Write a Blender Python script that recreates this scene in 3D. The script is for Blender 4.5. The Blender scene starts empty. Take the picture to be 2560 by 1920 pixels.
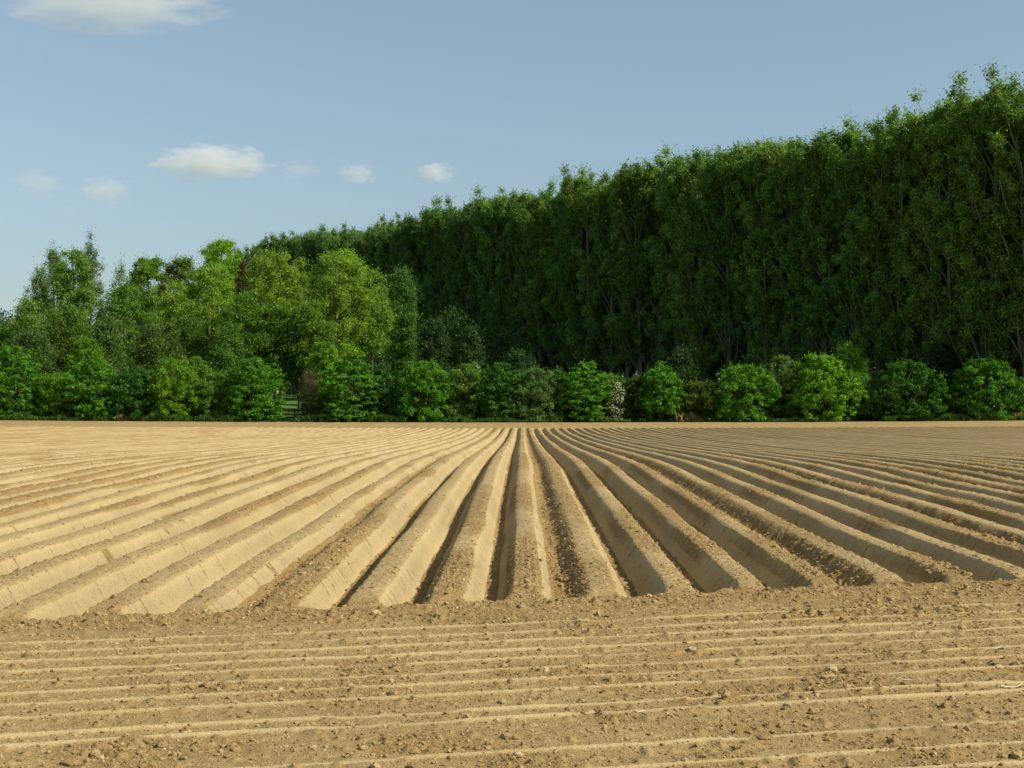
import bpy, math, random
import numpy as np
rng = np.random.default_rng(11)
random.seed(5)
C = bpy.context.scene.collection
R = math.radians
F = 1422.0            # focal length in pixels of a 1024 px wide frame (50 mm on 36 mm)
XV, YH = 521.3, 406.0 # direction of the furrows and the eye-level line
CAMZ = 2.0
SUN_EL, SUN_AZ = 39.5, -21.0     # azimuth from +x, negative = towards the viewer's side

def tag(o, label=None, cat=None, group=None, kind=None):
    if label: o['label'] = label
    if cat: o['category'] = cat
    if group: o['group'] = group
    if kind: o['kind'] = kind
    return o

# ------------------------------------------------------------------ noise
def _hash(ix, iy, seed):
    h = (ix.astype(np.int64) * 374761393 + iy.astype(np.int64) * 668265263 + seed * 974634777) & 0xFFFFFFFF
    h = ((h ^ (h >> 13)) * 1274126177) & 0xFFFFFFFF
    h = (h ^ (h >> 16)) & 0xFFFFFFFF
    return h.astype(np.float64) / 4294967295.0

def vn(x, y, seed=0):
    xi = np.floor(x); yi = np.floor(y)
    fx = x - xi; fy = y - yi
    fx = fx * fx * (3 - 2 * fx); fy = fy * fy * (3 - 2 * fy)
    a = _hash(xi, yi, seed); b = _hash(xi + 1, yi, seed)
    c = _hash(xi, yi + 1, seed); d = _hash(xi + 1, yi + 1, seed)
    return (a + (b - a) * fx) * (1 - fy) + (c + (d - c) * fx) * fy

def fbm(x, y, octv, seed=0):
    t = 0; a = 1; n = 0
    for i in range(octv):
        t = t + a * (vn(x * 2 ** i + i * 17.3, y * 2 ** i - i * 9.1, seed + i) * 2 - 1)
        n += a; a *= .55
    return t / n

def sstep(a, b, x):
    t = np.clip((x - a) / (b - a), 0, 1)
    return t * t * (3 - 2 * t)

# ------------------------------------------------------------------ terrain
_py = [-400, 4, 9, 14, 30, 42, 60, 87, 110, 126, 133, 150, 158, 185, 230, 260, 330, 3000]
_pz = [.10, .12, .15, .22, .45, .47, .24, -.03, -.11, -.05, .02, .32, .34, 1.2, 3.5, 3.9, 4.2, 6.0]
_ty = np.arange(-400, 700, .5)
_tz = np.interp(_ty, _py, _pz)
_k = np.exp(-.5 * (np.arange(-16, 17) / 6.0) ** 2); _k /= _k.sum()
_tz = np.convolve(np.pad(_tz, 16, mode='edge'), _k, mode='valid')

def land(x, y):
    z = np.interp(y, _ty, _tz)
    z = z + (np.clip(y, 0, 160) / 150) ** 2 * .22 * np.minimum((x / 55) ** 2, 2)
    return z + .022 * fbm(x / 14, y / 14, 2, 3)

def edge_line(x):
    return 13.35 + .265 * x

def field(x, y):
    """height and roughness of the cultivated ground"""
    base = land(x, y)
    base = base + .034 * fbm(x / 40, y / 5.0, 2, 8) * sstep(12, 20, y) * (1 - .88 * sstep(35, 60, y))
    e = edge_line(x) + .10 * fbm(x / .35, y * 0, 2, 21)
    s = y - e
    far_e = 131.5 + .3 * fbm(x / 3, x * 0, 2, 5)
    on = sstep(0, .42, s) * (1 - sstep(0, .8, y - far_e))
    wob = .022 * fbm(y / 9, y * 0, 2, 31) + .012 * fbm(x / 2.5, y / 2.2, 2, 32)
    u = (x - .045 - wob) / .75
    k = np.round(u)
    v = (u - k) * .75
    fi = np.where(v > 0, k, k - 1)                    # the furrow this point drains to
    wheel = (np.mod(fi, 4) == 0)
    hk = _hash(k, k * 0, 41)
    rk = _hash(k, k * 0 + 3, 42)
    fd = 1 - sstep(28, 48, y)
    av = np.abs(v) + .006 * fd * fbm(x * 0 + k * 3.7, y / .25, 2, 43)
    tw = .105 + .022 * hk
    toe = np.where(wheel, np.where(v < 0, .345, .300), .318)
    t = np.clip((av - tw) / (toe - tw), 0, 1)
    t = np.where(t < .05, t * t / .10, t - .025)        # shoulder
    t = np.clip(t / .975, 0, 1)
    t = t - .05 * np.sin(t * math.pi * 2) * .6
    depth = np.where(wheel, .175, .262)
    prof = -depth * t + .010 * (1 - (av / .12) ** 2) * (av < .12)
    prof = prof + (hk - .5) * .03 + .016 * fbm(k * 5.1, y / 2.6, 2, 44) * (.35 + .65 * fd)
    flank = (t > .05) & (t < .97)
    top = t <= .08
    # slabs and scratches left on the pressed flanks
    ys = y + np.abs(v) * .5
    L = .34
    jit = fbm(k * 7.7, ys / .7, 2, 46) * .5
    blk = _hash(np.floor((ys + jit) / L) + 1000 * (v > 0), k, 45)
    slab = (blk - .5) * .030 * (_hash(k, k * 0 + 9, 47) * .8 + .3)
    scr = .0075 * fbm(ys / .045, v / .3 + k * 9, 2, 48) + .007 * fbm(ys / .11, v / .3, 2, 49)
    cr0 = (ys + jit) / L
    cd = np.abs(cr0 - np.round(cr0)) * L
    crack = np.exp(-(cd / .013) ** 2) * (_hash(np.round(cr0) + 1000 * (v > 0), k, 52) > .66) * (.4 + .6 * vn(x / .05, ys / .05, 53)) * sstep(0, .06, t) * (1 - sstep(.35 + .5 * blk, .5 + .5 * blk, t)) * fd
    prof = prof + np.where(flank, slab * np.sin(np.pi * t) * fd + scr * fd, 0) - .012 * crack
    patch = sstep(.45, .75, vn(x / .75 + 50, y / 3.0, 51) * .7 + rk * .45)
    patch = patch * (.25 + .75 * fd)
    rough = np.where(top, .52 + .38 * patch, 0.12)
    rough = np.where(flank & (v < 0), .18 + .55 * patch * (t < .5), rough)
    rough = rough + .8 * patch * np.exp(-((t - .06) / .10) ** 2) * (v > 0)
    rough = np.maximum(rough, 1.5 * crack)  # groove shade put into the colour: cracks get the browner soil tone
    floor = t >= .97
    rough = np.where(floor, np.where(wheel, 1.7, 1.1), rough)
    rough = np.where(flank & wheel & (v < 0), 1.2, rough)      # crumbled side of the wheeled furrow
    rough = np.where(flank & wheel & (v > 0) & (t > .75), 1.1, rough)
    # headland: long pressed tine lines in crumbly soil
    sd = (y - .25 * x) + .03 * fbm(x / 1.6, y / 1.6, 2, 61)
    q = sd / .40
    kk = np.floor(q); w = q - kk
    off = (_hash(kk, kk * 0, 62) - .5) * .5
    dist = (w - .5 - off) * .40
    lw = .011 + .012 * _hash(kk, kk * 0, 63) ** 2
    has = (_hash(kk, kk * 0, 64) > .15)
    line = np.exp(-(dist / lw) ** 2) * has
    step = (1 - sstep(-.01, .20, -dist)) * .012
    head = .020 * line * (.25 + .85 * sstep(.25, .6, vn(x / .9, sd / .8, 66) * .6 + vn(x / .25, sd / .5, 65) * .4)) + step
    hp = sstep(.52, .74, vn(x / .55, y / .40, 67) * .6 + vn(x / 1.7, y / .6, 68) * .4)
    hr = (.68 + .55 * hp) * (1 - .93 * np.clip(np.exp(-(dist / (lw * 1.2)) ** 2) * has, 0, 1))
    # heap of clods where the ridges stop
    band = np.exp(-((s + .10) / .20) ** 2)
    band2 = np.exp(-((s + .25) / .45) ** 2)
    heap = .022 * band * (.6 + .8 * vn(x / .16, y / .16, 69))
    farh = sstep(20, 100, y)
    hz = -.075 + head * (1 - farh * .6) + heap
    z = base + hz * (1 - on) + prof * on
    rg = hr * (1 - on) + rough * on
    rg = np.maximum(rg, 1.25 * band2)
    n1 = fbm(x / .085, y / .085, 2, 71)
    n2 = fbm(x / .038, y / .045, 2, 72)
    bump = .008 * n1 + .006 * np.maximum(n2, -.1)
    cl = np.clip(vn(x / .07, y / .07, 73) - .66, 0, 1) * .10
    amp = np.clip(rg, 0, 1.8) * (1 - .75 * sstep(30, 60, y))
    return z + (bump + cl * (amp > .5)) * amp, rg, on * np.sin(np.pi * np.clip(t, 0, 1)) ** .6, ys

def grid_arrays(xs, ys, fn, drop=None):
    X, Y = np.meshgrid(xs, ys)
    z, rg, on, ys = fn(X, Y)
    if drop is not None: z = z - drop(X, Y)
    v = np.stack([X.ravel(), Y.ravel(), z.ravel()], 1)
    nx, ny = len(xs), len(ys)
    i = np.arange(nx * ny).reshape(ny, nx)
    f = np.stack([i[:-1, :-1].ravel(), i[:-1, 1:].ravel(), i[1:, 1:].ravel(), i[1:, :-1].ravel()], 1)
    return v, f, rg.ravel(), on.ravel(), ys.ravel()

def mesh_np(name, v, f, mat, attrs=None, smooth=True, parent=None, link=True):
    me = bpy.data.meshes.new(name)
    n = f.shape[1]
    me.vertices.add(len(v)); me.vertices.foreach_set('co', np.ascontiguousarray(v, dtype=np.float32).ravel())
    me.loops.add(f.size); me.loops.foreach_set('vertex_index', np.ascontiguousarray(f, dtype=np.int32).ravel())
    me.polygons.add(len(f))
    me.polygons.foreach_set('loop_start', np.arange(0, f.size, n, dtype=np.int32))
    me.polygons.foreach_set('use_smooth', np.full(len(f), smooth))
    me.update(calc_edges=True)
    for k, a in (attrs or {}).items():
        at = me.attributes.new(k, 'FLOAT', 'POINT'); at.data.foreach_set('value', a.astype(np.float32))
    me.materials.append(mat)
    if not link: return me
    o = bpy.data.objects.new(name, me); C.objects.link(o)
    if parent: o.parent = parent
    return o

# ------------------------------------------------------------------ materials
def new_mat(name):
    m = bpy.data.materials.new(name); m.use_nodes = True
    nt = m.node_tree; nt.nodes.clear()
    out = nt.nodes.new('ShaderNodeOutputMaterial')
    return m, nt, out

def N(nt, t, **kw):
    n = nt.nodes.new(t)
    for k, v in kw.items(): setattr(n, k, v)
    return n

def noise(nt, vec, scale, detail=4, rough=.6):
    n = N(nt, 'ShaderNodeTexNoise'); n.inputs['Scale'].default_value = scale
    n.inputs['Detail'].default_value = detail; n.inputs['Roughness'].default_value = rough
    nt.links.new(vec, n.inputs['Vector']); return n.outputs['Fac']

def ramp(nt, fac, stops):
    r = N(nt, 'ShaderNodeValToRGB'); e = r.color_ramp.elements
    while len(e) < len(stops): e.new(.5)
    for i, (p, c) in enumerate(stops): e[i].position = p; e[i].color = (*c, 1)
    nt.links.new(fac, r.inputs['Fac']); return r.outputs['Color']

def mixc(nt, a, b, fac, mode='MIX'):
    m = N(nt, 'ShaderNodeMix', data_type='RGBA', blend_type=mode)
    for s, v in ((6, a), (7, b)):
        if isinstance(v, tuple): m.inputs[s].default_value = (*v, 1)
        else: nt.links.new(v, m.inputs[s])
    if isinstance(fac, float): m.inputs[0].default_value = fac
    else: nt.links.new(fac, m.inputs[0])
    return m.outputs[2]

def math_(nt, op, a, b=None):
    m = N(nt, 'ShaderNodeMath', operation=op)
    for i, v in enumerate((a, b)):
        if v is None: continue
        if isinstance(v, (int, float)): m.inputs[i].default_value = v
        else: nt.links.new(v, m.inputs[i])
    return m.outputs[0]

def soil_material(name, clod=False):
    m, nt, out = new_mat(name)
    co = N(nt, 'ShaderNodeTexCoord').outputs['Object']
    b = N(nt, 'ShaderNodeBsdfPrincipled'); b.inputs['Roughness'].default_value = .95
    b.inputs['Specular IOR Level'].default_value = .15
    n1 = noise(nt, co, .35, 3); n2 = noise(nt, co, 9, 5, .7); n3 = noise(nt, co, 85, 3, .8)
    brown = ramp(nt, n2, [(.25, (.275, .176, .066)), (.5, (.368, .243, .094)), (.75, (.440, .305, .130))])
    pale = ramp(nt, n2, [(.2, (.440, .327, .155)), (.8, (.515, .396, .200))])
    if clod:
        rnd = N(nt, 'ShaderNodeNewGeometry').outputs['Random Per Island']
        c1 = ramp(nt, rnd, [(0, (.25, .155, .062)), (.6, (.39, .265, .115)), (.93, (.45, .32, .15)), (1, (.60, .49, .30))])
        col = mixc(nt, c1, brown, .35)
        rg = None
    else:
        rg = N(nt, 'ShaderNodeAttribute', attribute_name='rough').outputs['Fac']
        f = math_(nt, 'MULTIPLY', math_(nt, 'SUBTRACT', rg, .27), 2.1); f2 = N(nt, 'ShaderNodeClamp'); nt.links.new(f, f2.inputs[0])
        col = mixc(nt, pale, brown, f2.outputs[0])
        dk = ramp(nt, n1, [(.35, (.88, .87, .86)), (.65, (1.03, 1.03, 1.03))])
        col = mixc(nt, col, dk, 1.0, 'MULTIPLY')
    sp = ramp(nt, n3, [(.36, (.66, .64, .61)), (.5, (1, 1, 1)), (.66, (1.14, 1.14, 1.16))])
    col = mixc(nt, col, sp, 1.0, 'MULTIPLY')
    nt.links.new(col, b.inputs['Base Color'])
    bp = N(nt, 'ShaderNodeBump'); bp.inputs['Distance'].default_value = .014
    h = math_(nt, 'ADD', math_(nt, 'MULTIPLY', noise(nt, co, 45, 4, .75), 1.0), math_(nt, 'MULTIPLY', n3, .9))
    nt.links.new(h, bp.inputs['Height'])
    if rg is not None:
        fl = N(nt, 'ShaderNodeAttribute', attribute_name='flank').outputs['Fac']
        sl_ = N(nt, 'ShaderNodeAttribute', attribute_name='slide').outputs['Fac']
        sx = N(nt, 'ShaderNodeSeparateXYZ'); nt.links.new(co, sx.inputs[0])
        cv = N(nt, 'ShaderNodeCombineXYZ')
        nt.links.new(math_(nt, 'MULTIPLY', sl_, 22.0), cv.inputs[0]); nt.links.new(math_(nt, 'MULTIPLY', sx.outputs[0], 2.6), cv.inputs[1])
        g1 = noise(nt, cv.outputs[0], 1.0, 4, .75)
        cut = ramp(nt, g1, [(.30, (0, 0, 0)), (.40, (1, 1, 1))])
        sh = math_(nt, 'MULTIPLY', math_(nt, 'ADD', math_(nt, 'MULTIPLY', math_(nt, 'SUBTRACT', g1, .5), 4.0), math_(nt, 'MULTIPLY', math_(nt, 'SUBTRACT', cut, 1.0), 1.8)), fl)
        h = math_(nt, 'ADD', h, sh); nt.links.new(h, bp.inputs['Height'])
        cut_shade = mixc(nt, (1, 1, 1), ramp(nt, g1, [(.30, (.74, .70, .64)), (.42, (1, 1, 1))]), fl)  # shade of the scratch grooves multiplied into the flank colour
        nt.links.new(mixc(nt, col, cut_shade, 1.0, 'MULTIPLY'), b.inputs['Base Color'])
        st = math_(nt, 'MINIMUM', math_(nt, 'ADD', math_(nt, 'ADD', math_(nt, 'MULTIPLY', rg, .8), .22), math_(nt, 'MULTIPLY', fl, .45)), 1.0)
        nt.links.new(st, bp.inputs['Strength'])
    else: bp.inputs['Strength'].default_value = .6
    nt.links.new(bp.outputs[0], b.inputs['Normal'])
    nt.links.new(b.outputs[0], out.inputs[0])
    return m

def leaf_material(name, white=False):
    m, nt, out = new_mat(name)
    b = N(nt, 'ShaderNodeBsdfPrincipled'); b.inputs['Roughness'].default_value = .5
    b.inputs['Specular IOR Level'].default_value = .3
    tr = N(nt, 'ShaderNodeBsdfTranslucent')
    rnd = N(nt, 'ShaderNodeNewGeometry').outputs['Random Per Island']
    oi = N(nt, 'ShaderNodeObjectInfo')
    if white:
        col = ramp(nt, rnd, [(0, (.62, .64, .55)), (1, (.85, .86, .80))])
    else:
        v = ramp(nt, rnd, [(0, (.50, .55, .50)), (.5, (1, 1, 1)), (.85, (1.25, 1.25, 1.15)), (1, (1.9, 1.8, 1.8))])
        col = mixc(nt, oi.outputs['Color'], v, 1.0, 'MULTIPLY')
        co = N(nt, 'ShaderNodeTexCoord').outputs['Object']
        pn = noise(nt, co, .45, 2)
        pf = noise(nt, co, 1.3, 2, .7)
        col = mixc(nt, col, ramp(nt, pf, [(.34, (.55, .60, .62)), (.52, (1, 1, 1)), (.68, (1.45, 1.35, 1.2))]), 1.0, 'MULTIPLY')
        col = mixc(nt, col, ramp(nt, pn, [(.3, (.80, .85, .85)), (.7, (1.12, 1.12, 1.0))]), 1.0, 'MULTIPLY')
    nt.links.new(col, b.inputs['Base Color'])
    tc = mixc(nt, col, (1.5, 1.5, .55), 1.0, 'MULTIPLY')
    nt.links.new(tc, tr.inputs['Color'])
    mx = N(nt, 'ShaderNodeMixShader'); mx.inputs[0].default_value = .46
    nt.links.new(b.outputs[0], mx.inputs[1]); nt.links.new(tr.outputs[0], mx.inputs[2])
    nt.links.new(mx.outputs[0], out.inputs[0])
    return m

def simple_material(name, c0, c1, scale, stretch=(1, 1, 1), rough=.9):
    m, nt, out = new_mat(name)
    co = N(nt, 'ShaderNodeTexCoord').outputs['Object']
    mp = N(nt, 'ShaderNodeMapping'); mp.inputs['Scale'].default_value = stretch
    nt.links.new(co, mp.inputs[0])
    n = noise(nt, mp.outputs[0], scale, 5, .65)
    b = N(nt, 'ShaderNodeBsdfPrincipled'); b.inputs['Roughness'].default_value = rough
    b.inputs['Specular IOR Level'].default_value = .2
    nt.links.new(ramp(nt, n, [(.3, c0), (.7, c1)]), b.inputs['Base Color'])
    bp = N(nt, 'ShaderNodeBump'); bp.inputs['Distance'].default_value = .03; bp.inputs['Strength'].default_value = .6
    nt.links.new(n, bp.inputs['Height']); nt.links.new(bp.outputs[0], b.inputs['Normal'])
    nt.links.new(b.outputs[0], out.inputs[0])
    return m

M_SOIL = soil_material('dry_loam')
M_CLOD = soil_material('dry_clods', True)
M_LEAF = leaf_material('leaves')
M_BLOSSOM = leaf_material('blossom', True)
M_BARK = simple_material('brown_bark', (.045, .035, .025), (.12, .10, .075), 3, (3, 3, .6))
M_POPBARK = simple_material('grey_green_poplar_bark', (.10, .10, .06), (.22, .21, .14), 3, (3, 3, .5))
M_PALEBARK = simple_material('pale_mossy_bark', (.16, .15, .10), (.34, .33, .24), 3, (3, 3, .5))
M_MEADOW = simple_material('meadow_turf', (.05, .12, .018), (.10, .19, .035), .8)
M_WOOD = simple_material('weathered_dark_timber', (.030, .026, .020), (.07, .06, .05), 6, (1, 8, 8))
M_STRAW = simple_material('dry_straw', (.55, .47, .28), (.75, .68, .46), 20)

# ------------------------------------------------------------------ field and land
def build_field():
    V = []; Fc = []; A = []; B = []; D = []; base = 0
    def add(xs, ys, drop=None):
        nonlocal base
        v, f, rg, on, sl = grid_arrays(xs, ys, field, drop); D.append(sl)
        V.append(v); Fc.append(f + base); A.append(rg); B.append(on); base += len(v)
    add(np.arange(-7.9, 7.91, .0135), np.concatenate([np.arange(5.6, 13.99, .016), np.arange(14.0, 20.01, .025)]))
    sk = lambda X, Y: np.where(Y < 20.0, .03, 0)
    add(np.arange(-17.5, 17.51, .04), np.concatenate([[19.8], np.arange(20.0, 45.01, .09)]), sk)
    sk2 = lambda X, Y: np.where(Y < 45.0, .03, 0)
    add(np.arange(-60, 62.01, .0625), np.concatenate([[44.5], np.arange(45, 151.6, .4)]), sk2)
    # the same field carried on outside the view
    sk3 = lambda X, Y: np.where((np.abs(X) < 7.95) & (Y > 5.5), .02, 0)
    add(np.arange(-30, -7.85, .04), np.arange(2.0, 20.05, .06), sk3)
    add(np.arange(7.85, 30, .04), np.arange(2.0, 20.05, .06), sk3)
    add(np.arange(-60, -17.4, .1), np.arange(19.9, 45.1, .5))
    add(np.arange(17.4, 62, .1), np.arange(19.9, 45.1, .5))
    add(np.arange(-7.9, 7.91, .06), np.arange(-12, 5.66, .06))
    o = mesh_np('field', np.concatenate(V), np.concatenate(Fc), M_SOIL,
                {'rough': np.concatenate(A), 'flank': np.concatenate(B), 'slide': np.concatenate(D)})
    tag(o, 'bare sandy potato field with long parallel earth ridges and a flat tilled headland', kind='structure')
build_field()

def build_meadow():
    xs = np.unique(np.concatenate([np.linspace(-3000, -160, 25), np.arange(-160, 161, 4.0), np.linspace(160, 3000, 25)]))
    ys = np.unique(np.concatenate([np.linspace(-2500, -12, 20), np.arange(-12, 151.0, 8), np.arange(151.0, 340, 2.5), np.linspace(340, 4000, 25)]))
    def fn(X, Y):
        z = land(X, Y)
        infield = (np.abs(X) < 72) & (Y < 151) 
        z = z - np.where((Y < 151.2) & (Y > -12.5) & (np.abs(X) < 61.5), .8, 0)
        z = z + np.where(Y > 151, .05 * fbm(X / 1.5, Y / 1.5, 2, 91), 0)
        return z, X * 0, X * 0, X * 0
    v, f, a, b, c = grid_arrays(xs, ys, fn)
    o = mesh_np('meadow', v, f, M_MEADOW)
    tag(o, 'green meadow behind the hedge, rising gently', kind='structure')
build_meadow()

# ------------------------------------------------------------------ loose clods
def ico(sub):
    import bmesh
    bm = bmesh.new(); bmesh.ops.create_icosphere(bm, subdivisions=sub, radius=1)
    v = np.array([p.co[:] for p in bm.verts]); f = np.array([[q.index for q in p.verts] for p in bm.faces]); bm.free()
    return v, f
def build_clods():
    V = []; Fc = []; base = 0
    def scatter(n, xr, yr, smin, smax, power, sub, keep=.0):
        nonlocal base
        iv, jf = ico(sub)
        x = rng.uniform(*xr, n); y = rng.uniform(*yr, n)
        inside = np.abs(x) < .46 * y + 1.0
        x, y = x[inside], y[inside]
        z, rg, on, _s = field(x, y)
        pk = np.clip(rg - .15, 0, 1.5) / 1.5 + keep
        ok = rng.random(len(x)) < pk
        x, y, z, rg = x[ok], y[ok], z[ok], rg[ok]
        n = len(x)
        s = smin + (smax - smin) * rng.random(n) ** power
        s = s * (.7 + .3 * np.clip(rg, 0, 1.3))
        sc = np.stack([s * rng.uniform(.7, 1.3, n), s * rng.uniform(.7, 1.3, n), s * rng.uniform(.45, .85, n)], 1)
        ang = rng.uniform(0, 6.28, n); ca, sa = np.cos(ang), np.sin(ang)
        P = iv[None] * (1 + rng.uniform(-.28, .28, (n, len(iv), 1))) * sc[:, None]
        Q = np.empty_like(P)
        Q[..., 0] = P[..., 0] * ca[:, None] - P[..., 1] * sa[:, None] + x[:, None]
        Q[..., 1] = P[..., 0] * sa[:, None] + P[..., 1] * ca[:, None] + y[:, None]
        Q[..., 2] = P[..., 2] + (z + sc[:, 2] * .25)[:, None]
        V.append(Q.reshape(-1, 3))
        Fc.append((jf[None] + (np.arange(n) * len(iv))[:, None, None] + base).reshape(-1, 3)); base += n * len(iv)
    scatter(270000, (-7.6, 7.6), (6.2, 16), .0042, .011, 2.0, 1, .05)
    scatter(36000, (-6.5, 6.5), (6.2, 18), .010, .026, 2.5, 1, .0)
    scatter(900, (-6.5, 6.5), (6.2, 16), .022, .045, 2.5, 2, .0)
    scatter(50000, (-10, 10), (15, 26), .007, .019, 2, 1, .02)
    scatter(30000, (-20, 20), (24, 50), .012, .03, 2, 1, .0)
    o = mesh_np('soil_clods', np.concatenate(V), np.concatenate(Fc), M_CLOD, smooth=False)
    tag(o, 'loose crumbs and clods of dry soil lying over the ridges and headland', 'soil', kind='stuff')
build_clods()

def build_straw():
    spots = [(.96, 2488, 1624, .13, .2, 'pale straw stalk lying on the headland near the right edge'),
             (.95, 2262, 1700, .12, -.25, 'bleached bent straw stalk lying left of the flat stubble piece on the headland'),
             (.95, 2535, 1716, .22, .05, 'widest pale flake of stubble at the right edge of the headland'),
             (.95, 2235, 1916, .16, .15, 'straw stalk lying at the very bottom of the photo, right of centre'),
             (.95, 1600, 1776, .07, .5, 'small pale straw fragment on the headland below the wheeled furrow')]
    for w, px, py, L, a, lab in spots:
        d = 1.89 * F / (py / 2.5 - YH); x = (px / 2.5 - XV) / F * d
        n = 7; pts = []
        for i in range(n):
            t = i / (n - 1) - .5
            xx = x + t * L * math.cos(a); yy = d + t * L * math.sin(a) + .01 * math.sin(t * 5)
            zz = float(field(np.array([xx]), np.array([yy]))[0][0]) + .012
            pts.append((xx, yy, zz))
        wdt = .006 if L > .2 else .004
        vs = []; fs = []
        for i, p in enumerate(pts):
            for j in range(5):
                an = j / 5 * 6.283
                vs.append((p[0], p[1] + wdt * math.cos(an) * (2.6 if L > .2 else 1), p[2] + wdt * .7 * math.sin(an)))
        for i in range(n - 1):
            for j in range(5):
                fs.append((i * 5 + j, i * 5 + (j + 1) % 5, (i + 1) * 5 + (j + 1) % 5, (i + 1) * 5 + j))
        o = mesh_np('straw_stalk', np.array(vs), np.array(fs), M_STRAW)
        tag(o, lab, 'straw', 'straw stalks on the headland')
build_straw()

# ------------------------------------------------------------------ vegetation
def unit(a): return a / np.maximum(np.linalg.norm(a, axis=-1, keepdims=True), 1e-9)

def cards(P, Nn, L, W):
    n = len(P)
    r = unit(rng.normal(size=(n, 3)))
    t = unit(np.cross(Nn, r)); b = np.cross(Nn, t)
    L = np.broadcast_to(L, (n,))[:, None]; W = np.broadcast_to(W, (n,))[:, None]
    V = np.stack([P - t * L * .5, P + b * W * .5 - t * L * .05, P + t * L * .5 - Nn * L * .12, P - b * W * .5 - t * L * .05], 1)
    return V.reshape(-1, 3), np.arange(n * 4).reshape(n, 4)

def leafy(cl, n, L, squash=1.0, up=.35, shoots=0, shoot_len=1.0, fill=.15, soft=0):
    """cl: clumps (k,4) = centre and radius; leaves lie in the outer shell of every clump"""
    w = cl[:, 3] ** 2; w = w / w.sum()
    i = rng.choice(len(cl), n, p=w)
    d = unit(rng.normal(size=(n, 3)) + np.array([0, 0, .15]))
    rad = cl[i, 3] * (fill + (1 - fill) * rng.random(n) ** .6)
    if soft:
        g = rng.random(n) < soft
        rad = np.where(g, cl[i, 3] * np.abs(rng.normal(size=n)) * .85, rad)
    q = d * rad[:, None] * np.array([1, 1, squash])
    P = cl[i, :3] + q
    Nn = unit(d * .5 + np.array([0, 0, up]) + rng.normal(size=(n, 3)) * .7)
    Ls = L * rng.uniform(.65, 1.3, n)
    Vs = [(P, Nn, Ls)]
    if shoots:
        # leafy shoots that stick out of the upper clumps
        zc = cl[:, 2]; ww = np.exp((zc - zc.max()) / (np.ptp(zc) * .3 + .1)) * cl[:, 3]; ww = ww / ww.sum()
        k = rng.choice(len(cl), shoots, p=ww)
        dd = unit(rng.normal(size=(shoots, 3)) * .45 + np.array([0, 0, 1.0]))
        st = cl[k, :3] + dd * cl[k, 3:4] * np.array([1, 1, squash]) * .8
        m = 9
        tt = rng.random((shoots, m))
        ln = shoot_len * rng.uniform(.4, 1.1, shoots)
        PP = st[:, None] + dd[:, None] * (tt * ln[:, None])[..., None] + rng.normal(size=(shoots, m, 3)) * .09 * shoot_len * (1.15 - tt)[..., None]
        PP = PP.reshape(-1, 3)
        NN = unit(rng.normal(size=PP.shape) + np.array([.2, 0, .4]))
        Vs.append((PP, NN, L * rng.uniform(.6, 1.05, len(PP))))
    P = np.concatenate([a[0] for a in Vs]); Nn = np.concatenate([a[1] for a in Vs]); Ls = np.concatenate([a[2] for a in Vs])
    return cards(P, Nn, Ls, Ls * .72)

class Tubes:
    def __init__(s): s.v = []; s.f = []; s.n = 0
    def add(s, pts, radii, seg=6):
        pts = np.asarray(pts, float); m = len(pts)
        for i in range(m):
            t = pts[min(i + 1, m - 1)] - pts[max(i - 1, 0)]; t = t / (np.linalg.norm(t) + 1e-9)
            a = np.cross(t, [0.31, .95, .02]); a /= np.linalg.norm(a) + 1e-9; b = np.cross(t, a)
            for j in range(seg):
                an = j / seg * 2 * math.pi
                s.v.append(pts[i] + radii[i] * (a * math.cos(an) + b * math.sin(an)))
        for i in range(m - 1):
            for j in range(seg):
                s.f.append((s.n + i * seg + j, s.n + i * seg + (j + 1) % seg, s.n + (i + 1) * seg + (j + 1) % seg, s.n + (i + 1) * seg + j))
        s.n += m * seg
    def mesh(s, name, mat): return mesh_np(name, np.array(s.v), np.array(s.f), mat, link=False)

def bend(p0, p1, k, n=5, lift=0):
    p0 = np.array(p0, float); p1 = np.array(p1, float)
    t = np.linspace(0, 1, n)[:, None]
    mid = (rng.normal(size=3) * k)
    return p0 + (p1 - p0) * t + mid * (t * (1 - t) * 4) + np.array([0, 0, lift]) * (t * (1 - t) * 4)

def envelope(kind, t):
    """relative crown radius at relative height t of the crown"""
    if kind == 'bush':  return np.where(t < .35, .93 + .07 * t / .35, np.sqrt(np.clip(1 - ((t - .35) / .66) ** 2, 0, 1)) ** .85)
    if kind == 'cone':  return np.clip(1.1 * (t + .10) ** .35 * (1 - t) ** .62 * 1.25, 0, 1)
    if kind == 'round': return np.sqrt(np.clip(1 - ((t - .52) / .52) ** 2, 0, 1))
    if kind == 'oval':  return np.sqrt(np.clip(1 - ((t - .45) / .56) ** 2, 0, 1)) ** .9
    if kind == 'birch': return np.clip(.25 + 1.1 * np.sin(np.pi * np.clip(t * .9 + .05, 0, 1)), 0, 1) * (1 - t ** 3 * .75)
    return t * 0 + 1

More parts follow.
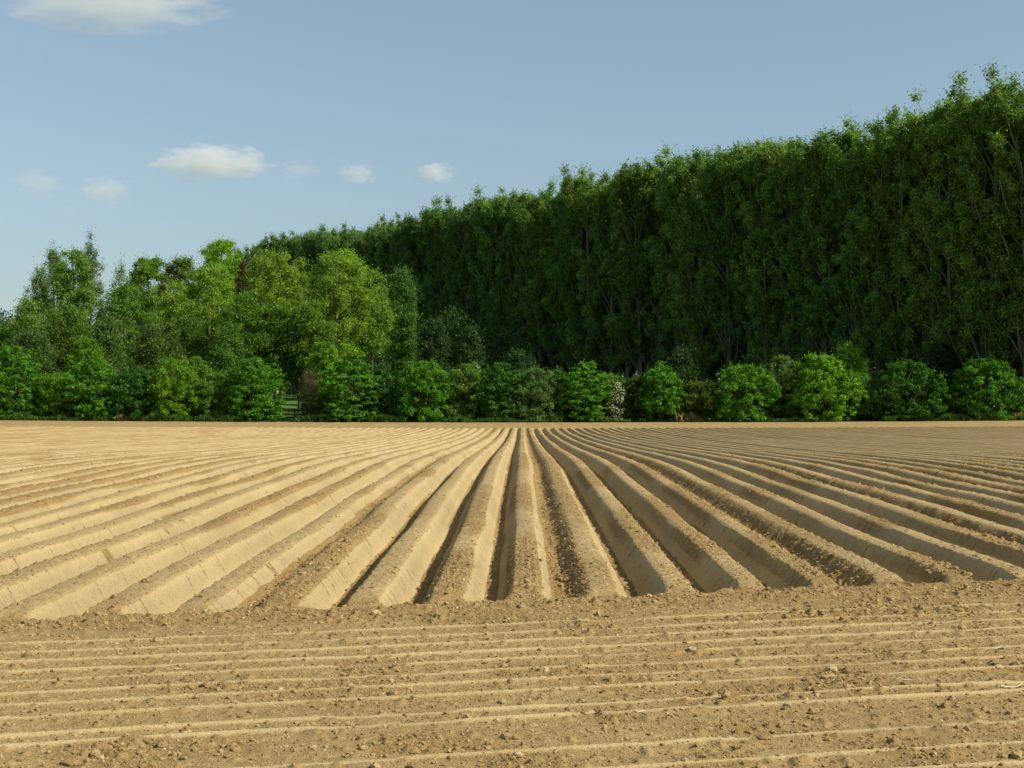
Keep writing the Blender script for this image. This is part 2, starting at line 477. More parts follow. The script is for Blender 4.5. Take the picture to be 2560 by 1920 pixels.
def plant_meshes(kind, h, hw, base, nclump, cr, nleaf, L, squash=.8, shoots=60, shoot_len=.8, stems=1, bark=None, lean=0, up=.35, trunk_r=.12, soft=.3):
    """crown and trunk meshes of one tree or bush standing on the origin"""
    ch = h - base
    t = rng.random(nclump * 3)
    rr = envelope(kind, t)
    keep = rng.random(len(t)) < rr * .9 + .12
    t = t[keep][:nclump]; rr = rr[keep][:nclump]
    an = rng.uniform(0, 2 * math.pi, len(t))
    lob = 1 + .24 * fbm(np.cos(an) * 1.3 + 7 + rng.random() * 50, np.sin(an) * 1.3 + t * 3.5, 2, int(rng.integers(999)))
    rad = hw * rr * lob * np.sqrt(rng.uniform(.18, 1, len(t)))
    crr = cr * rng.uniform(.6, 1.25, len(t))
    rad = np.maximum(rad - crr * .55, 0)
    z = base + t * ch
    z = np.clip(z, base + crr * squash * .4, h - crr * squash * .7)
    cl = np.stack([rad * np.cos(an) + lean * t, rad * np.sin(an), z, crr], 1)
    V, Fq = leafy(cl, nleaf, L, squash, up, shoots, shoot_len, soft=soft)
    V[:, 2] = np.maximum(V[:, 2], .02)
    crown = mesh_np('crown', V, Fq, M_LEAF, smooth=False, link=False)
    tb = Tubes()
    top = np.array([lean * .8, 0, base + ch * .82])
    if stems == 1:
        tr = bend((0, 0, -.3), top, .12 * hw * .5, 8)
        tb.add(tr, np.linspace(trunk_r, trunk_r * .2, 8), 8)
        axis = tr
    else:
        axis = bend((0, 0, -.2), top, .1, 8)
        for q in range(stems):
            a = rng.uniform(0, 6.28); e = np.array([math.cos(a) * hw * .5, math.sin(a) * hw * .5, h * rng.uniform(.5, .8)])
            tb.add(bend((math.cos(a) * .15, math.sin(a) * .15, -.2), e, .2, 6), np.linspace(trunk_r * .6, .02, 6), 5)
    sel = rng.choice(len(cl), min(len(cl), 26), replace=False)
    for i in sel:
        c = cl[i, :3]
        zt = max(.3, c[2] - np.hypot(c[0], c[1]) * rng.uniform(.7, 1.2))
        p0 = axis[np.argmin(np.abs(axis[:, 2] - zt))]
        r0 = trunk_r * .35
        tb.add(bend(p0, c, .12 * hw * .4, 5), np.linspace(r0, .015, 5), 4)
    trunk = tb.mesh('trunk', bark or M_BARK)
    return crown, trunk, cl

def place(name, crown, trunk, loc, color, label, cat, group=None, rz=0, scale=(1, 1, 1)):
    r = bpy.data.objects.new(name, None); C.objects.link(r)
    r.location = loc; r.rotation_euler.z = rz; r.scale = scale
    tag(r, label, cat, group)
    for nm, me in (('crown', crown), ('trunk', trunk)):
        o = bpy.data.objects.new(nm, me); C.objects.link(o); o.parent = r
        if nm == 'crown': o.color = (*color, 1)
    return r

def at(px, d):
    return (px / 2.5 - XV) / F * d
def hgt(py, d):
    return CAMZ + (YH - py / 2.5) * d / F
def gz(x, y): return float(land(np.array([x]), np.array([y]))[0])

BR = (.108, .268, .020)     # fresh green
MG = (.105, .235, .030)
YG = (.165, .300, .018)
OL = (.135, .245, .028)
GG = (.140, .225, .065)
DK = (.055, .115, .024)

BLOS = []
HEDGE = [
 # px, half width px, top px, depth, shape, colour, squash, leaf, label
 (28, 62, 856, 154, 'bush', BR, .55, .25, 'large bright green hornbeam bush at the left end of the hedge'),
 (137, 42, 925, 154.5, 'bush', YG, .8, .22, 'small yellow-green bush just right of the leftmost hornbeam'),
 (213, 38, 838, 163, 'oval', YG, .9, .24, 'slim yellow-green sapling peeping over the second dense hornbeam from the left'),
 (232, 58, 884, 153.5, 'bush', BR, .55, .25, 'dense green hornbeam bush between the small yellow-green bush and the big-leaved bush'),
 (338, 54, 914, 154, 'bush', (.06, .165, .022), .8, .30, 'big-leaved mid green bush above the patch of pale dry stalks'),
 (435, 56, 890, 154, 'bush', YG, .9, .21, 'feathery yellow-green maple bush, brightest of the left part of the hedge'),
 (487, 40, 884, 159, 'oval', OL, .9, .22, 'olive sapling standing behind the feathery yellow-green maple bush'),
 (535, 52, 925, 155, 'bush', OL, .8, .21, 'low olive and brown bush left of the gap with the fence'),
 (636, 62, 886, 153.5, 'bush', BR, .6, .26, 'large green hornbeam bush just left of the fence gap'),
 (776, 28, 912, 157, 'oval', (.13, .115, .058), .9, .15, 'thin brownish sapling with few leaves right of the fence gap'),
 (806, 38, 985, 155, 'bush', DK, .8, .22, 'low dark bush at the foot of the brownish sapling'),
 (815, 42, 848, 162, 'oval', YG, .8, .24, 'light green sapling rising behind the broad layered hornbeam'),
 (872, 68, 890, 153.5, 'bush', BR, .40, .27, 'broad layered hornbeam bush right of the fence gap'),
 (955, 46, 902, 154.5, 'cone', (.065, .165, .03), .8, .25, 'spiky topped green bush between the layered hornbeam and the egg-shaped bush'),
 (1058, 64, 895, 153.5, 'bush', BR, .8, .24, 'egg-shaped bright green bush with upright shoots, left of the furrows\' end point'),
 (1170, 54, 900, 155, 'bush', OL, .8, .20, 'olive bush with scattered pale blossom, right of the egg-shaped bush'),
 (1250, 55, 898, 154, 'bush', (.065, .18, .018), .5, .26, 'green hornbeam bush straight behind the vanishing point of the furrows'),
 (1345, 52, 912, 153.8, 'bush', GG, .9, .19, 'soft grey-green willow bush right of the vanishing point'),
 (1395, 40, 913, 155, 'cone', (.065, .17, .02), .8, .26, 'narrow leafy green bush between the grey-green willow and the tall layered hornbeam'),
 (1464, 56, 895, 153.5, 'bush', BR, .42, .26, 'tall layered hornbeam bush left of the white-blossomed hawthorn'),
 (1532, 38, 928, 156, 'bush', OL, .8, .20, 'olive thorn bush standing behind the white-blossomed hawthorn'),
 (1590, 32, 930, 155, 'bush', (.07, .11, .02), .8, .20, 'dark olive thorn bush just right of the white-blossomed hawthorn'),
 (1650, 60, 903, 153.8, 'cone', BR, .7, .25, 'bright green pointed bush with its thin stem showing at the foot'),
 (1757, 50, 945, 154.5, 'bush', (.11, .16, .02), .8, .20, 'low yellowish bush between the pointed bush and the round bush'),
 (1860, 68, 903, 153.5, 'bush', BR, .7, .25, 'round bright green bush in the right half of the hedge'),
 (1950, 44, 884, 157, 'oval', GG, .9, .21, 'grey-green bush standing behind and right of the round bright bush'),
 (2052, 78, 880, 153.8, 'bush', (.165, .330, .020), .7, .24, 'largest yellow-green hornbeam bush in the right half of the hedge'),
 (2150, 46, 928, 155, 'bush', MG, .8, .21, 'mid green bush with a few pale flowers right of the largest yellow-green hornbeam'),
 (2268, 76, 896, 153.8, 'bush', (.060, .165, .016), .6, .25, 'broad green hornbeam bush second from the right end of the hedge'),
 (2468, 74, 888, 153.8, 'bush', BR, .7, .25, 'rounded bright green bush near the right end of the hedge'),
 (2552, 30, 940, 154.5, 'bush', MG, .8, .20, 'thin dull green bush cut by the right edge of the photo'),
]
for (px, hw, py, d, kind, col, sq, L, lab) in HEDGE:
    x = at(px, d); h = hgt(py, d) - gz(x, d) - .40; w = hw / 2.5 * d / F
    nl = int(2300 * w * h * .5 / (L / .25) ** 1.6 * 1.5)
    L *= .74
    sparse = 'brownish' in lab or 'thin dull' in lab
    if sparse: nl = int(nl * .35)
    cr, tr, cl = plant_meshes(kind, h, w * 1.30, .12 if 'pointed' not in lab else .9, int(90 + w * h * 9), .42, nl, L, sq,
                              shoots=int(30 + 9 * w), shoot_len=.6, stems=1 if kind != 'bush' else 4, trunk_r=.09)
    root = place('hedge_bush', cr, tr, (x, d, gz(x, d)), col, lab, 'bush', 'bushes and saplings of the hedge along the field', rz=0)
    nb = 260 if 'scattered pale blossom' in lab else 70 if ('pale flowers' in lab or 'just right of the white' in lab) else 0
    if nb:
        k = rng.choice(len(cl), nb); dd = unit(rng.normal(size=(nb, 3)) + np.array([.3, -.5, .2]))
        P = cl[k, :3] + dd * cl[k, 3:4] * 1.02
        V, Fq = cards(P, unit(dd + rng.normal(size=dd.shape) * .4), .13, .12)
        o = mesh_np('blossom', V, Fq, M_BLOSSOM, smooth=False, parent=root)
# low growth that closes the hedge between the bushes
def hedge_fill():
    cl = []
    for i in range(900):
        x = rng.uniform(-66, 64); y = rng.uniform(153.2, 155.6)
        if at(672, y) < x < at(785, y): continue
        hh = 1.2 + 2.6 * vn(np.array([x / 3.0]), np.array([.5]), 77)[0]
        cl.append((x, y, gz(x, y) + rng.random() ** .7 * hh, rng.uniform(.35, .75)))
    V, Fq = leafy(np.array(cl), 110000, .21, .9, .3, 260, .6)
    V[:, 2] = np.maximum(V[:, 2], land(V[:, 0], V[:, 1]))
    o = mesh_np('hedge_undergrowth', V, Fq, M_LEAF, smooth=False)
    o.color = (.085, .165, .025, 1)
    tag(o, 'tangled low thorn and bramble growth filling the hedge between the bushes', 'undergrowth', kind='stuff')
hedge_fill()
# the white hawthorn
d = 153.4; x = at(1540, d)
cr, tr, cl = plant_meshes('oval', hgt(958, d) - gz(x, d), 1.15, .2, 34, .36, 1900, .18, .9, shoots=12, shoot_len=.4, stems=4, trunk_r=.06)
root = place('hawthorn_bush', cr, tr, (x, d, gz(x, d)), (.06, .12, .02), 'slender hawthorn bush covered in white blossom, in the middle of the hedge', 'bush', 'bushes and saplings of the hedge along the field')
k = rng.choice(len(cl), 1150); dd = unit(rng.normal(size=(1150, 3)))
V, Fq = cards(cl[k, :3] + dd * cl[k, 3:4] * (1.0 + .12 * rng.random((1150, 1))), unit(dd + rng.normal(size=dd.shape) * .5), .13, .11)
mesh_np('blossom', V, Fq, M_BLOSSOM, smooth=False, parent=root)

WOOD = [
 (8, 40, 822, 190, 'round', MG, .0, 'dull green tree low at the left edge of the photo'),
 (62, 40, 745, 186, 'oval', (0.176, 0.272, 0.046), .1, 'outermost green tree on the left slope of the wood'),
 (92, 42, 668, 200, 'birch', (.165, .250, .075), .1, 'grey-green birch stepping up from the outermost left tree'),
 (128, 42, 622, 205, 'birch', (.175, .255, .085), .15, 'pale grey-green birch left of the tall slim birch'),
 (180, 52, 622, 196, 'oval', (.165, .280, .045), .15, 'light green tree crowned just left of the tall slim birch'),
 (222, 34, 582, 212, 'birch', (.175, .230, .110), .1, 'tallest slim pale birch standing above the left wood'),
 (300, 30, 648, 208, 'birch', (0.184, 0.262, 0.092), .2, 'thin, nearly leafless tree right of the tall slim birch'),
 (368, 54, 645, 214, 'round', (0.169, 0.286, 0.029), .15, 'round mid green tree with a domed top in the left wood'),
 (318, 72, 715, 184, 'oval', OL, .1, 'olive tree with a pale slender trunk in the middle of the left wood'),
 (452, 48, 648, 214, 'round', (0.155, 0.235, 0.034), .15, 'dark green rounded tree left of the bright domed tree'),
 (440, 36, 705, 198, 'oval', (0.262, 0.373, 0.046), .15, 'small yellow-orange tinted tree below the dark rounded tree'),
 (555, 54, 603, 222, 'round', (0.241, 0.409, 0.029), .2, 'bright green domed tree, highest broad crown of the left wood'),
 (525, 72, 668, 188, 'oval', (0.217, 0.340, 0.032), .08, 'large light green tree with two pale stems below the bright dome'),
 (606, 15, 652, 216, 'oval', (.110, .060, .034), .2, 'small copper-red tree between the bright dome and the yellow oak'),
 (690, 84, 632, 194, 'round', (0.224, 0.325, 0.041), .15, 'wide yellow-green oak in front of the far poplars'),
 (865, 60, 628, 214, 'round', (0.241, 0.409, 0.033), .2, 'bright green crown showing above the second yellow oak'),
 (842, 66, 640, 182, 'round', (0.211, 0.316, 0.041), .40, 'yellow-green oak with an ivy-clad trunk showing, right of the wide oak'),
 (930, 36, 676, 186, 'oval', (0.198, 0.306, 0.043), .40, 'olive-yellow tree with a bare lower trunk beside the dark poplar wood'),
 (1005, 34, 672, 196, 'oval', (.100, .200, .035), .2, 'blue-green tree where the mixed wood meets the poplars'),
 (612, 52, 735, 178, 'oval', (0.115, 0.217, 0.026), .05, 'dark green tree under the copper-red tree'),
 (700, 62, 765, 178, 'oval', (0.125, 0.225, 0.023), .30, 'mid green tree below the wide yellow oak'),
 (778, 48, 755, 176, 'oval', (0.135, 0.233, 0.026), .35, 'green tree between the two yellow oaks, lower down'),
 (748, 58, 832, 178, 'round', DK, .33, 'dark round-headed tree on a short trunk in the meadow behind the fence gap'),
 (75, 52, 830, 172, 'oval', (0.100, 0.169, 0.037), .0, 'brownish green low tree behind the left end of the hedge'),
 (165, 62, 775, 178, 'oval', (0.115, 0.194, 0.027), .0, 'dense mid green low tree below the light green tree'),
 (258, 52, 800, 170, 'oval', (0.114, 0.185, 0.037), .0, 'dull olive low tree behind the dense hornbeam bush'),
 (395, 58, 805, 176, 'oval', (0.113, 0.178, 0.040), .0, 'shaded grey-green low tree right of the olive tree'),
 (470, 46, 790, 180, 'oval', (0.105, 0.186, 0.029), .0, 'dark green low tree under the yellow-orange tree'),
 (575, 46, 815, 170, 'oval', (0.105, 0.202, 0.029), .0, 'dark green low tree left of the meadow tree'),
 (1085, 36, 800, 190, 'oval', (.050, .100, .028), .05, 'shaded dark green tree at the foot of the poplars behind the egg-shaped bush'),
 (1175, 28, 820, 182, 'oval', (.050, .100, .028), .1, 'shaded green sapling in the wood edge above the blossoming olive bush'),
 (2120, 38, 868, 163, 'oval', (0.197, 0.347, 0.026), .2, 'slight green sapling catching sun above the right half of the hedge'),
 (1885, 26, 892, 165, 'oval', (.06, .13, .025), .1, 'loose green sapling behind the round bright bush'),
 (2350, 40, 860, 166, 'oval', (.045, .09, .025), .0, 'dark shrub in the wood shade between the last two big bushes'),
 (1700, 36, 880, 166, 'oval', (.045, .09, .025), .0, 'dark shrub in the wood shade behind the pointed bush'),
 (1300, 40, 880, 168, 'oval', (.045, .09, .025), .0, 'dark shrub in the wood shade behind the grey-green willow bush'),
]
for (px, hw, py, d, kind, col, bf, lab) in WOOD:
    x = at(px, d); g = gz(x, d); h = hgt(py, d) - g; w = hw / 2.5 * d / F
    airy = kind == 'birch'
    L = .235 if not airy else .20
    nl = int(980 * w * h)
    if airy: nl = int(nl * .66)
    if 'leafless' in lab: nl = int(nl * .25)
    pale = any(s in lab for s in ('pale', 'birch', 'ivy'))
    cr, tr, cl = plant_meshes(kind, h, w * (1.35 if not airy else 1.65), h * bf + .15, int(70 + w * h * (2.2 if not airy else 2.2)), .85 if not airy else .65, nl, L * .9,
                              .85 if not airy else 1.25, shoots=int(50 + 8 * w), shoot_len=.9 if not airy else 1.4,
                              bark=M_PALEBARK if pale else M_BARK, trunk_r=.14 + h * .008, soft=.6)
    place('birch_tree' if airy else 'broadleaf_tree', cr, tr, (x, d, g), col, lab, 'tree', 'mixed trees behind the hedge')

# poplars
def poplar_variant(seed, H=39.5):
    ch = []
    tb = Tubes()
    axis = bend((0, 0, -.3), (rng.normal() * .5, rng.normal() * .5, H * .93), .35, 14)
    tb.add(axis, np.linspace(.30, .05, 14), 8)
    cl = []
    for i in range(58):
        zt = rng.uniform(2, H * .84)
        p0 = axis[np.argmin(np.abs(axis[:, 2] - zt))].copy(); p0[2] = zt
        a = rng.uniform(0, 6.28)
        ln = (2.6 + 2.6 * rng.random()) * (1.12 - .30 * zt / H)
        rise = rng.uniform(1.2, 2.3)
        tip = p0 + np.array([math.cos(a) * ln * .72, math.sin(a) * ln * .72, ln * rise])
        tip[2] = min(tip[2], H - rng.random() * 1.8)
        tb.add(bend(p0, tip, .3, 5), np.linspace(.10, .02, 5), 4)
        dens = .42 + .58 * min(1, zt / (H * .45)) * (1.0 if zt < H * .62 else .8)
        for t in np.linspace(.3, 1, 5):
            if rng.random() > dens: continue
            c = p0 + (tip - p0) * t + rng.normal(size=3) * .35
            cl.append((*c, rng.uniform(.35, .72)))
    for t in range(22):
        cl.append((axis[-1][0] + rng.normal() * 1.3, axis[-1][1] + rng.normal() * 1.3, H - .7 - rng.random() * 4.5, rng.uniform(.4, .7)))
    cl = np.array(cl)
    V, Fq = leafy(cl, 42000, .235, 1.35, .3, 330, 1.25, fill=.3, soft=.42)
    return mesh_np('crown', V, Fq, M_LEAF, smooth=False, link=False), tb.mesh('trunk', M_POPBARK)
PV = [poplar_variant(i) for i in range(7)]
# height of the canopy along the wood, read against the sky
TOPX = [500, 540, 640, 740, 840, 940, 1080, 1180, 1290, 1400, 1600, 1780, 1900, 1960, 2040, 2160, 2300]
TOPY = [532, 517, 494, 482, 467, 440, 410, 394, 362, 336, 305, 270, 242, 222, 190, 163, 140]
A0 = np.array([61.0, 153.5]); dirv = np.array([-.586, .810]); nrm = np.array([.810, .586])
front = []
sections = [(0, 560, 'behind the copper-red tree and the bright domed tree'), (560, 1010, 'above the yellow-green oaks'),
            (1010, 1220, 'above the egg-shaped bush'), (1220, 1420, 'above the vanishing point of the furrows'),
            (1420, 1620, 'above the white-blossomed hawthorn'), (1620, 1800, 'above the pointed bright green bush'),
            (1800, 1960, 'above the round bright green bush'), (1960, 2160, 'above the largest yellow-green hornbeam'),
            (2160, 2370, 'above the broad hornbeam second from the right'), (2370, 9999, 'at the right edge of the photo')]
for row in range(3):
    n = 60
    for i in range(n):
        s = i * 3.65 + rng.normal() * .6 + (row % 2) * 2.1
        p = A0 + dirv * s + nrm * (row * 5.2 + rng.normal() * .5)
        if row and p[0] > .37 * p[1] + 16: continue
        x, y = p
        px = (XV + F * x / y) * 2.5
        v = PV[int(rng.integers(len(PV)))]
        s0 = p - nrm * np.dot(p - A0, nrm)
        fx = XV * 2.16 + F * 2.16 * s0[0] / s0[1]
        want = CAMZ + (YH - np.interp(fx, TOPX, TOPY) / 2.16) * s0[1] / F
        sc = (want - .75 - gz(s0[0], s0[1])) / 39.5 * (1 + rng.normal() * .013 - .010 * row)
        if px > 2330 and row == 0: sc *= 1.0
        g = .68 + .58 * rng.random()
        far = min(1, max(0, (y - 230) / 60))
        col = np.array([.165, .285, .060]) * (1 - far) + np.array([.145, .240, .085]) * far  # distance haze mixed into the leaf colour of the farther trees
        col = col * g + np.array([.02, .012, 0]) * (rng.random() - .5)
        if row == 0:
            sec = [q[2] for q in sections if q[0] <= px < q[1]] or ['at the right edge of the photo']
            lab = 'tall front row poplar ' + sec[0]
            grp = 'front row poplars ' + sec[0]
        else:
            lab = 'tall poplar deeper in the plantation, hidden behind the front row up to its top'
            grp = 'poplars deeper in the plantation'
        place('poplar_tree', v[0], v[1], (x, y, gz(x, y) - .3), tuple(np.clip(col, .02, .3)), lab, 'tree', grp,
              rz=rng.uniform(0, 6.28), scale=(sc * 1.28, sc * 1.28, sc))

# far wood low on the left
for i, (px, hw, py, d) in enumerate([(-40, 40, 800, 420), (8, 34, 803, 430), (60, 40, 812, 430)]):
    x = at(px, d); g = gz(x, d); h = hgt(py, d) - g; w = hw / 2.5 * d / F
    cr, tr, cl = plant_meshes('round', h, w, 1, 90, 2.2, 5200, .75, .7, shoots=40, shoot_len=1.5, trunk_r=.3)
    place('distant_tree', cr, tr, (x, d, g), (.045, .08, .03), 'dark distant tree ' + ['just outside the left edge', 'at the far left edge, low on the skyline', 'low behind the outermost left tree'][i], 'tree', 'distant trees on the left skyline')

# undergrowth of the wood: one tangled mass along its foot
def undergrowth():
    cl = []
    for i in range(520):
        s = rng.uniform(0, 205); o = rng.uniform(-3.0, 13)
        p = A0 + dirv * s + nrm * o
        g = gz(p[0], p[1]); r = rng.uniform(.9, 1.9)
        hh = rng.uniform(.3, 6.5 if o > 1 else 3.2)
        cl.append((p[0], p[1], g + hh, r))
    for i in range(520):
        x = rng.uniform(-98, 0); y = rng.uniform(215, 240)
        cl.append((x, y, gz(x, y) + rng.uniform(.5, 13), rng.uniform(1.2, 2.4)))
    for i in range(760):
        x = rng.uniform(-64, 62); y = 155.5 + rng.uniform(0, 3.5)
        if at(665, y) < x < at(795, y): continue
        cl.append((x, y, gz(x, y) + rng.uniform(.0, 2.6), rng.uniform(.5, 1.1)))
    cl = np.array(cl)
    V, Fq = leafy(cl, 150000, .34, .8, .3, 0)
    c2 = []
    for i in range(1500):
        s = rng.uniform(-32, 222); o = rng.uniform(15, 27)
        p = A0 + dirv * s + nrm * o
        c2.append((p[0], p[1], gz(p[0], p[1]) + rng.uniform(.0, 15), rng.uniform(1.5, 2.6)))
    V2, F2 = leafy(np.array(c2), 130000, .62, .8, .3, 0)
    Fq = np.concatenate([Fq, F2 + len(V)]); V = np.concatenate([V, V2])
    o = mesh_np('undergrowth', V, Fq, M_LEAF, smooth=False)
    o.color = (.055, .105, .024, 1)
    tag(o, 'dark tangle of brambles and shrubs in the shade along the foot of the wood', 'undergrowth', kind='stuff')
undergrowth()

# rough grass and stalks at the hedge foot
def grass():
    def blades(n, xr, yr, hmin, hmax, keep=None):
        x = rng.uniform(*xr, n); y = rng.uniform(*yr, n)
        if keep is not None:
            ok = keep(x, y); x, y = x[ok], y[ok]
        n = len(x); z = land(x, y) - .02
        h = rng.uniform(hmin, hmax, n) * (.45 + 1.1 * vn(x / 1.3, y * 0, 95))
        a = rng.uniform(0, 6.28, n); w = rng.uniform(.02, .05, n)
        dx, dy = np.cos(a), np.sin(a); ln = rng.normal(size=(2, n)) * .28 * h
        P = np.stack([x, y, z], 1)
        A = P - np.stack([dx * w, dy * w, 0 * w], 1); B = P + np.stack([dx * w, dy * w, 0 * w], 1)
        Mx = P + np.stack([ln[0] * .35, ln[1] * .35, h * .6], 1)
        T = P + np.stack([ln[0], ln[1], h], 1)
        V = np.stack([A, B, Mx + (B - P) * .7, T], 1).reshape(-1, 3)
        return V, np.arange(n * 4).reshape(n, 4)
    band = lambda x, y: vn(x / 3.5, x * 0 + 4, 96) > .30 + .35 * vn(x / .6, x * 0, 97)
    V, Fq = blades(70000, (-62, 62), (151.2, 153.4), .12, .62, band)
    V2, F2 = blades(9000, (-30, -12), (154, 200), .15, .35)
    o = mesh_np('rough_grass', np.concatenate([V, V2]), np.concatenate([Fq, F2 + len(V)]), M_LEAF, smooth=False)
    o.color = (.075, .150, .022, 1)
    tag(o, 'rough green grass and weeds along the foot of the hedge', 'grass', kind='stuff')
    dry = lambda x, y: ((x > at(290, y)) & (x < at(400, y))) | ((x > at(1690, y)) & (x < at(1760, y)) & (rng.random(len(x)) < .25)) | ((x > at(2430, y)) & (x < at(2560, y))) | ((x > at(1500, y)) & (x < at(1560, y)) & (rng.random(len(x)) < .4))
    V, Fq = blades(26000, (-62, 62), (152.3, 153.4), .35, .85, dry)
    V2, F2 = blades(5000, (-23, -17), (160, 166), .5, 1.1)
    o = mesh_np('dry_stalks', np.concatenate([V, V2]), np.concatenate([Fq, F2 + len(V)]), M_LEAF, smooth=False)
    o.color = (.27, .235, .12, 1)
    tag(o, 'pale dry grass stalks standing in patches under the hedge bushes', 'dry grass', kind='stuff')
grass()

# fence in the gap
def box(tb, c, s, bev=.006):
    x0, y0, z0 = [c[i] - s[i] / 2 for i in range(3)]; x1, y1, z1 = [c[i] + s[i] / 2 for i in range(3)]
    v = [(x0, y0, z0), (x1, y0, z0), (x1, y1, z0), (x0, y1, z0), (x0, y0, z1), (x1, y0, z1), (x1, y1, z1), (x0, y1, z1)]
    f = [(0, 3, 2, 1), (4, 5, 6, 7), (0, 1, 5, 4), (1, 2, 6, 5), (2, 3, 7, 6), (3, 0, 4, 7)]
    n = len(tb[0]); tb[0].extend(v); tb[1].extend([tuple(n + i for i in q) for q in f])
def fence():
    d = 156.0; xa, xb = at(636, d), at(824, d); xm = at(736, d)
    r = bpy.data.objects.new('rail_fence', None); C.objects.link(r)
    zg = gz(xm, d); r.location = (xm, d, zg)
    tag(r, 'dark wooden post and rail fence across the grassy gap in the hedge', 'fence')
    def part(nm, c, s):
        tb = ([], []); box(tb, c, s)
        o = mesh_np(nm, np.array(tb[0]), np.array(tb[1]), M_WOOD, smooth=False, parent=r)
        m = o.modifiers.new('bevel', 'BEVEL'); m.width = .012; m.segments = 2
    top = hgt(1022, d) - zg
    for x in (xa + .1, xm, xb - .1): part('post', (x - xm, 0, top / 2 - .15), (.17, .17, top + .3))
    for i, py in enumerate((1027, 1036, 1044)):
        z = hgt(py, d) - zg
        part('rail', ((xa + xb) / 2 - xm, -.11, z), (xb - xa, .045, .15))
fence()

# ------------------------------------------------------------------ clouds
def cloud_material(dens, seed):
    m, nt, out = new_mat('cloud_vapour')
    co = N(nt, 'ShaderNodeTexCoord').outputs['Object']
    ln = N(nt, 'ShaderNodeVectorMath', operation='LENGTH'); nt.links.new(co, ln.inputs[0])
    mp = N(nt, 'ShaderNodeMapping'); mp.inputs['Location'].default_value = (seed * 3.1, seed, 0); nt.links.new(co, mp.inputs[0])
    n = noise(nt, mp.outputs[0], 2.1, 6, .62)
    edge = math_(nt, 'SUBTRACT', 1.0, ln.outputs['Value'])
    v = math_(nt, 'ADD', math_(nt, 'MULTIPLY', edge, 1.1), math_(nt, 'MULTIPLY', math_(nt, 'SUBTRACT', n, .55), 3.0))
    v = math_(nt, 'MINIMUM', math_(nt, 'MAXIMUM', math_(nt, 'MULTIPLY', v, 1.7), 0.0), .6)
    pv = N(nt, 'ShaderNodeVolumePrincipled')
    pv.inputs['Color'].default_value = (1, .985, .96, 1); pv.inputs['Anisotropy'].default_value = .0
    nt.links.new(math_(nt, 'MULTIPLY', v, dens), pv.inputs['Density'])
    nt.links.new(pv.outputs[0], out.inputs['Volume'])
    return m
CLOUDS = [ # centre px, half size px, density, lobes, label
 ((270, 8), (265, 58), .013, 'long soft white cloud cut by the top left corner'),
 ((520, 408), (146, 46), .026, 'largest puffy white cloud above the left wood'),
 ((745, 424), (56, 22), .010, 'faint wisp of cloud just right of the largest puffy cloud'),
 ((892, 434), (50, 26), .026, 'small oval cloud between the faint wisp and the rightmost cloud'),
 ((1087, 431), (50, 28), .034, 'small bright cloud furthest right above the poplars'),
 ((90, 456), (68, 32), .012, 'thin ragged cloud at the far left above the birch'),
 ((258, 474), (72, 34), .016, 'soft cloud above the tall slim birch'),
 ((178, 532), (44, 22), .006, 'barely visible lowest cloud over the left wood'),
]
def clouds():
    D = 4200.0
    for i, ((cx, cy), (hx, hy), dens, lab) in enumerate(CLOUDS):
        r = bpy.data.objects.new('cloud', None)
        sx = hx / 2.5 * D / F; sz = hy / 2.5 * D / F; sy = (sx + sz) / 2
        v, f = ico(4)
        nz = 1 + .12 * fbm(v[:, 0] * 2 + i * 9, v[:, 1] * 2 + v[:, 2] * 2, 2, i)
        v = v * nz[:, None] * 1.05
        o = mesh_np('cloud', v, f, cloud_material(dens * .6, i + 1))
        o.location = (at(cx, D), D, CAMZ + (YH - cy / 2.5) * D / F); o.scale = (sx * 1.08, sy * 1.08, sz * 1.12)
        tag(o, lab, 'cloud', 'small clouds in the sky')
clouds()

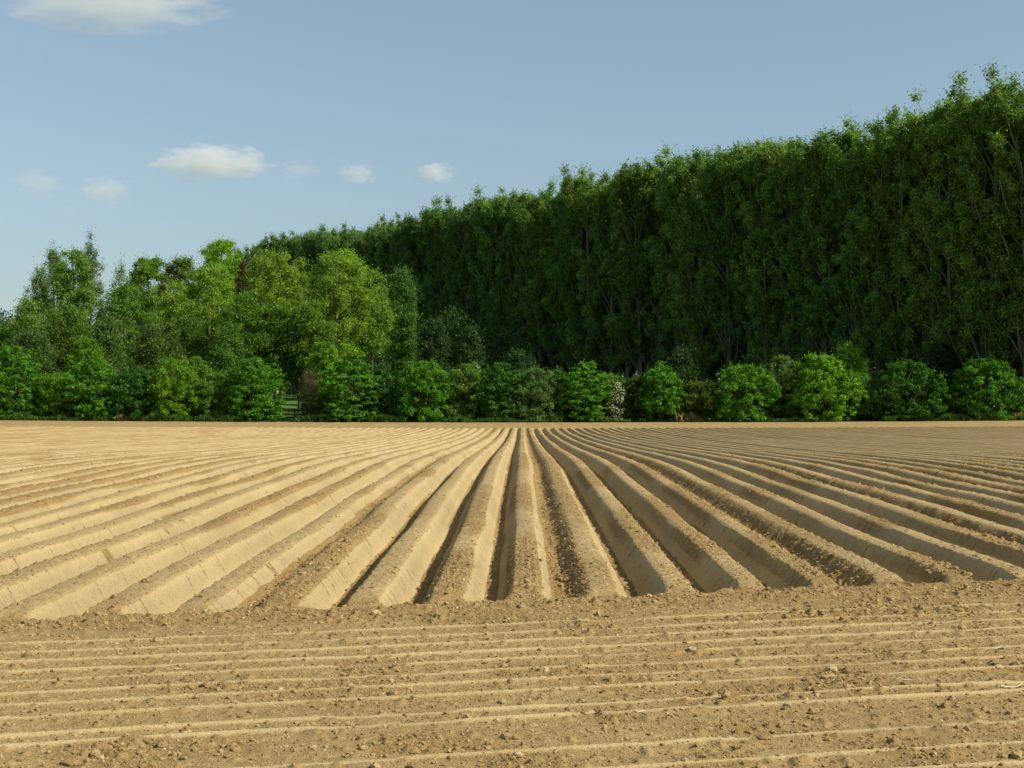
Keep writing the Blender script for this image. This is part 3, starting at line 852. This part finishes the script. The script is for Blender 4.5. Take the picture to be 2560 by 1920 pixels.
# ------------------------------------------------------------------ light, sky, camera
w = bpy.data.worlds.new('World'); bpy.context.scene.world = w; w.use_nodes = True
nt = w.node_tree; nt.nodes.clear()
sky = N(nt, 'ShaderNodeTexSky', sky_type='NISHITA'); sky.sun_disc = False
sky.sun_elevation = R(SUN_EL); sky.sun_rotation = R(90 - SUN_AZ)
sky.air_density = 1.0; sky.dust_density = .8; sky.ozone_density = 1.0; sky.altitude = 50
bg = N(nt, 'ShaderNodeBackground'); bg.inputs[1].default_value = .118
hs = N(nt, 'ShaderNodeHueSaturation'); hs.inputs['Saturation'].default_value = .78
nt.links.new(sky.outputs[0], hs.inputs['Color']); gco = N(nt, 'ShaderNodeTexCoord').outputs['Generated']
gs = N(nt, 'ShaderNodeSeparateXYZ'); nt.links.new(gco, gs.inputs[0])
low = ramp(nt, gs.outputs[2], [(0, (.63, .68, .70)), (.16, (.80, .875, .87)), (.32, (.92, 1.03, .98))])
nt.links.new(mixc(nt, hs.outputs[0], low, 1.0, 'MULTIPLY'), bg.inputs[0])
wo = N(nt, 'ShaderNodeOutputWorld'); nt.links.new(bg.outputs[0], wo.inputs[0])

sl = bpy.data.lights.new('sun', 'SUN'); sl.energy = 4.9; sl.angle = R(.5); sl.color = (1, .94, .82)
so = bpy.data.objects.new('sun', sl); C.objects.link(so)
e, a = R(SUN_EL), R(SUN_AZ)
from mathutils import Vector
dv = Vector((math.cos(e) * math.cos(a), math.cos(e) * math.sin(a), math.sin(e)))
so.rotation_euler = dv.to_track_quat('Z', 'Y').to_euler(); so.location = (60, -20, 60)

cam = bpy.data.cameras.new('camera'); cam.sensor_width = 36; cam.lens = F / 1024 * 36; cam.clip_end = 20000; cam.clip_start = .1
co = bpy.data.objects.new('camera', cam); C.objects.link(co)
co.location = (0, 0, CAMZ)
co.rotation_euler = (R(90) + math.atan((YH - 384) / F), 0, math.atan((XV - 512) / F))
sc = bpy.context.scene; sc.camera = co
sc.view_settings.view_transform = 'Standard'; sc.view_settings.look = 'None'; sc.view_settings.exposure = .16; sc.view_settings.gamma = 1
cy = sc.cycles
cy.max_bounces = 6; cy.diffuse_bounces = 3; cy.glossy_bounces = 1; cy.transmission_bounces = 3; cy.volume_bounces = 4; cy.transparent_max_bounces = 4
cy.volume_step_rate = .6; cy.volume_max_steps = 128
cy.use_denoising = True
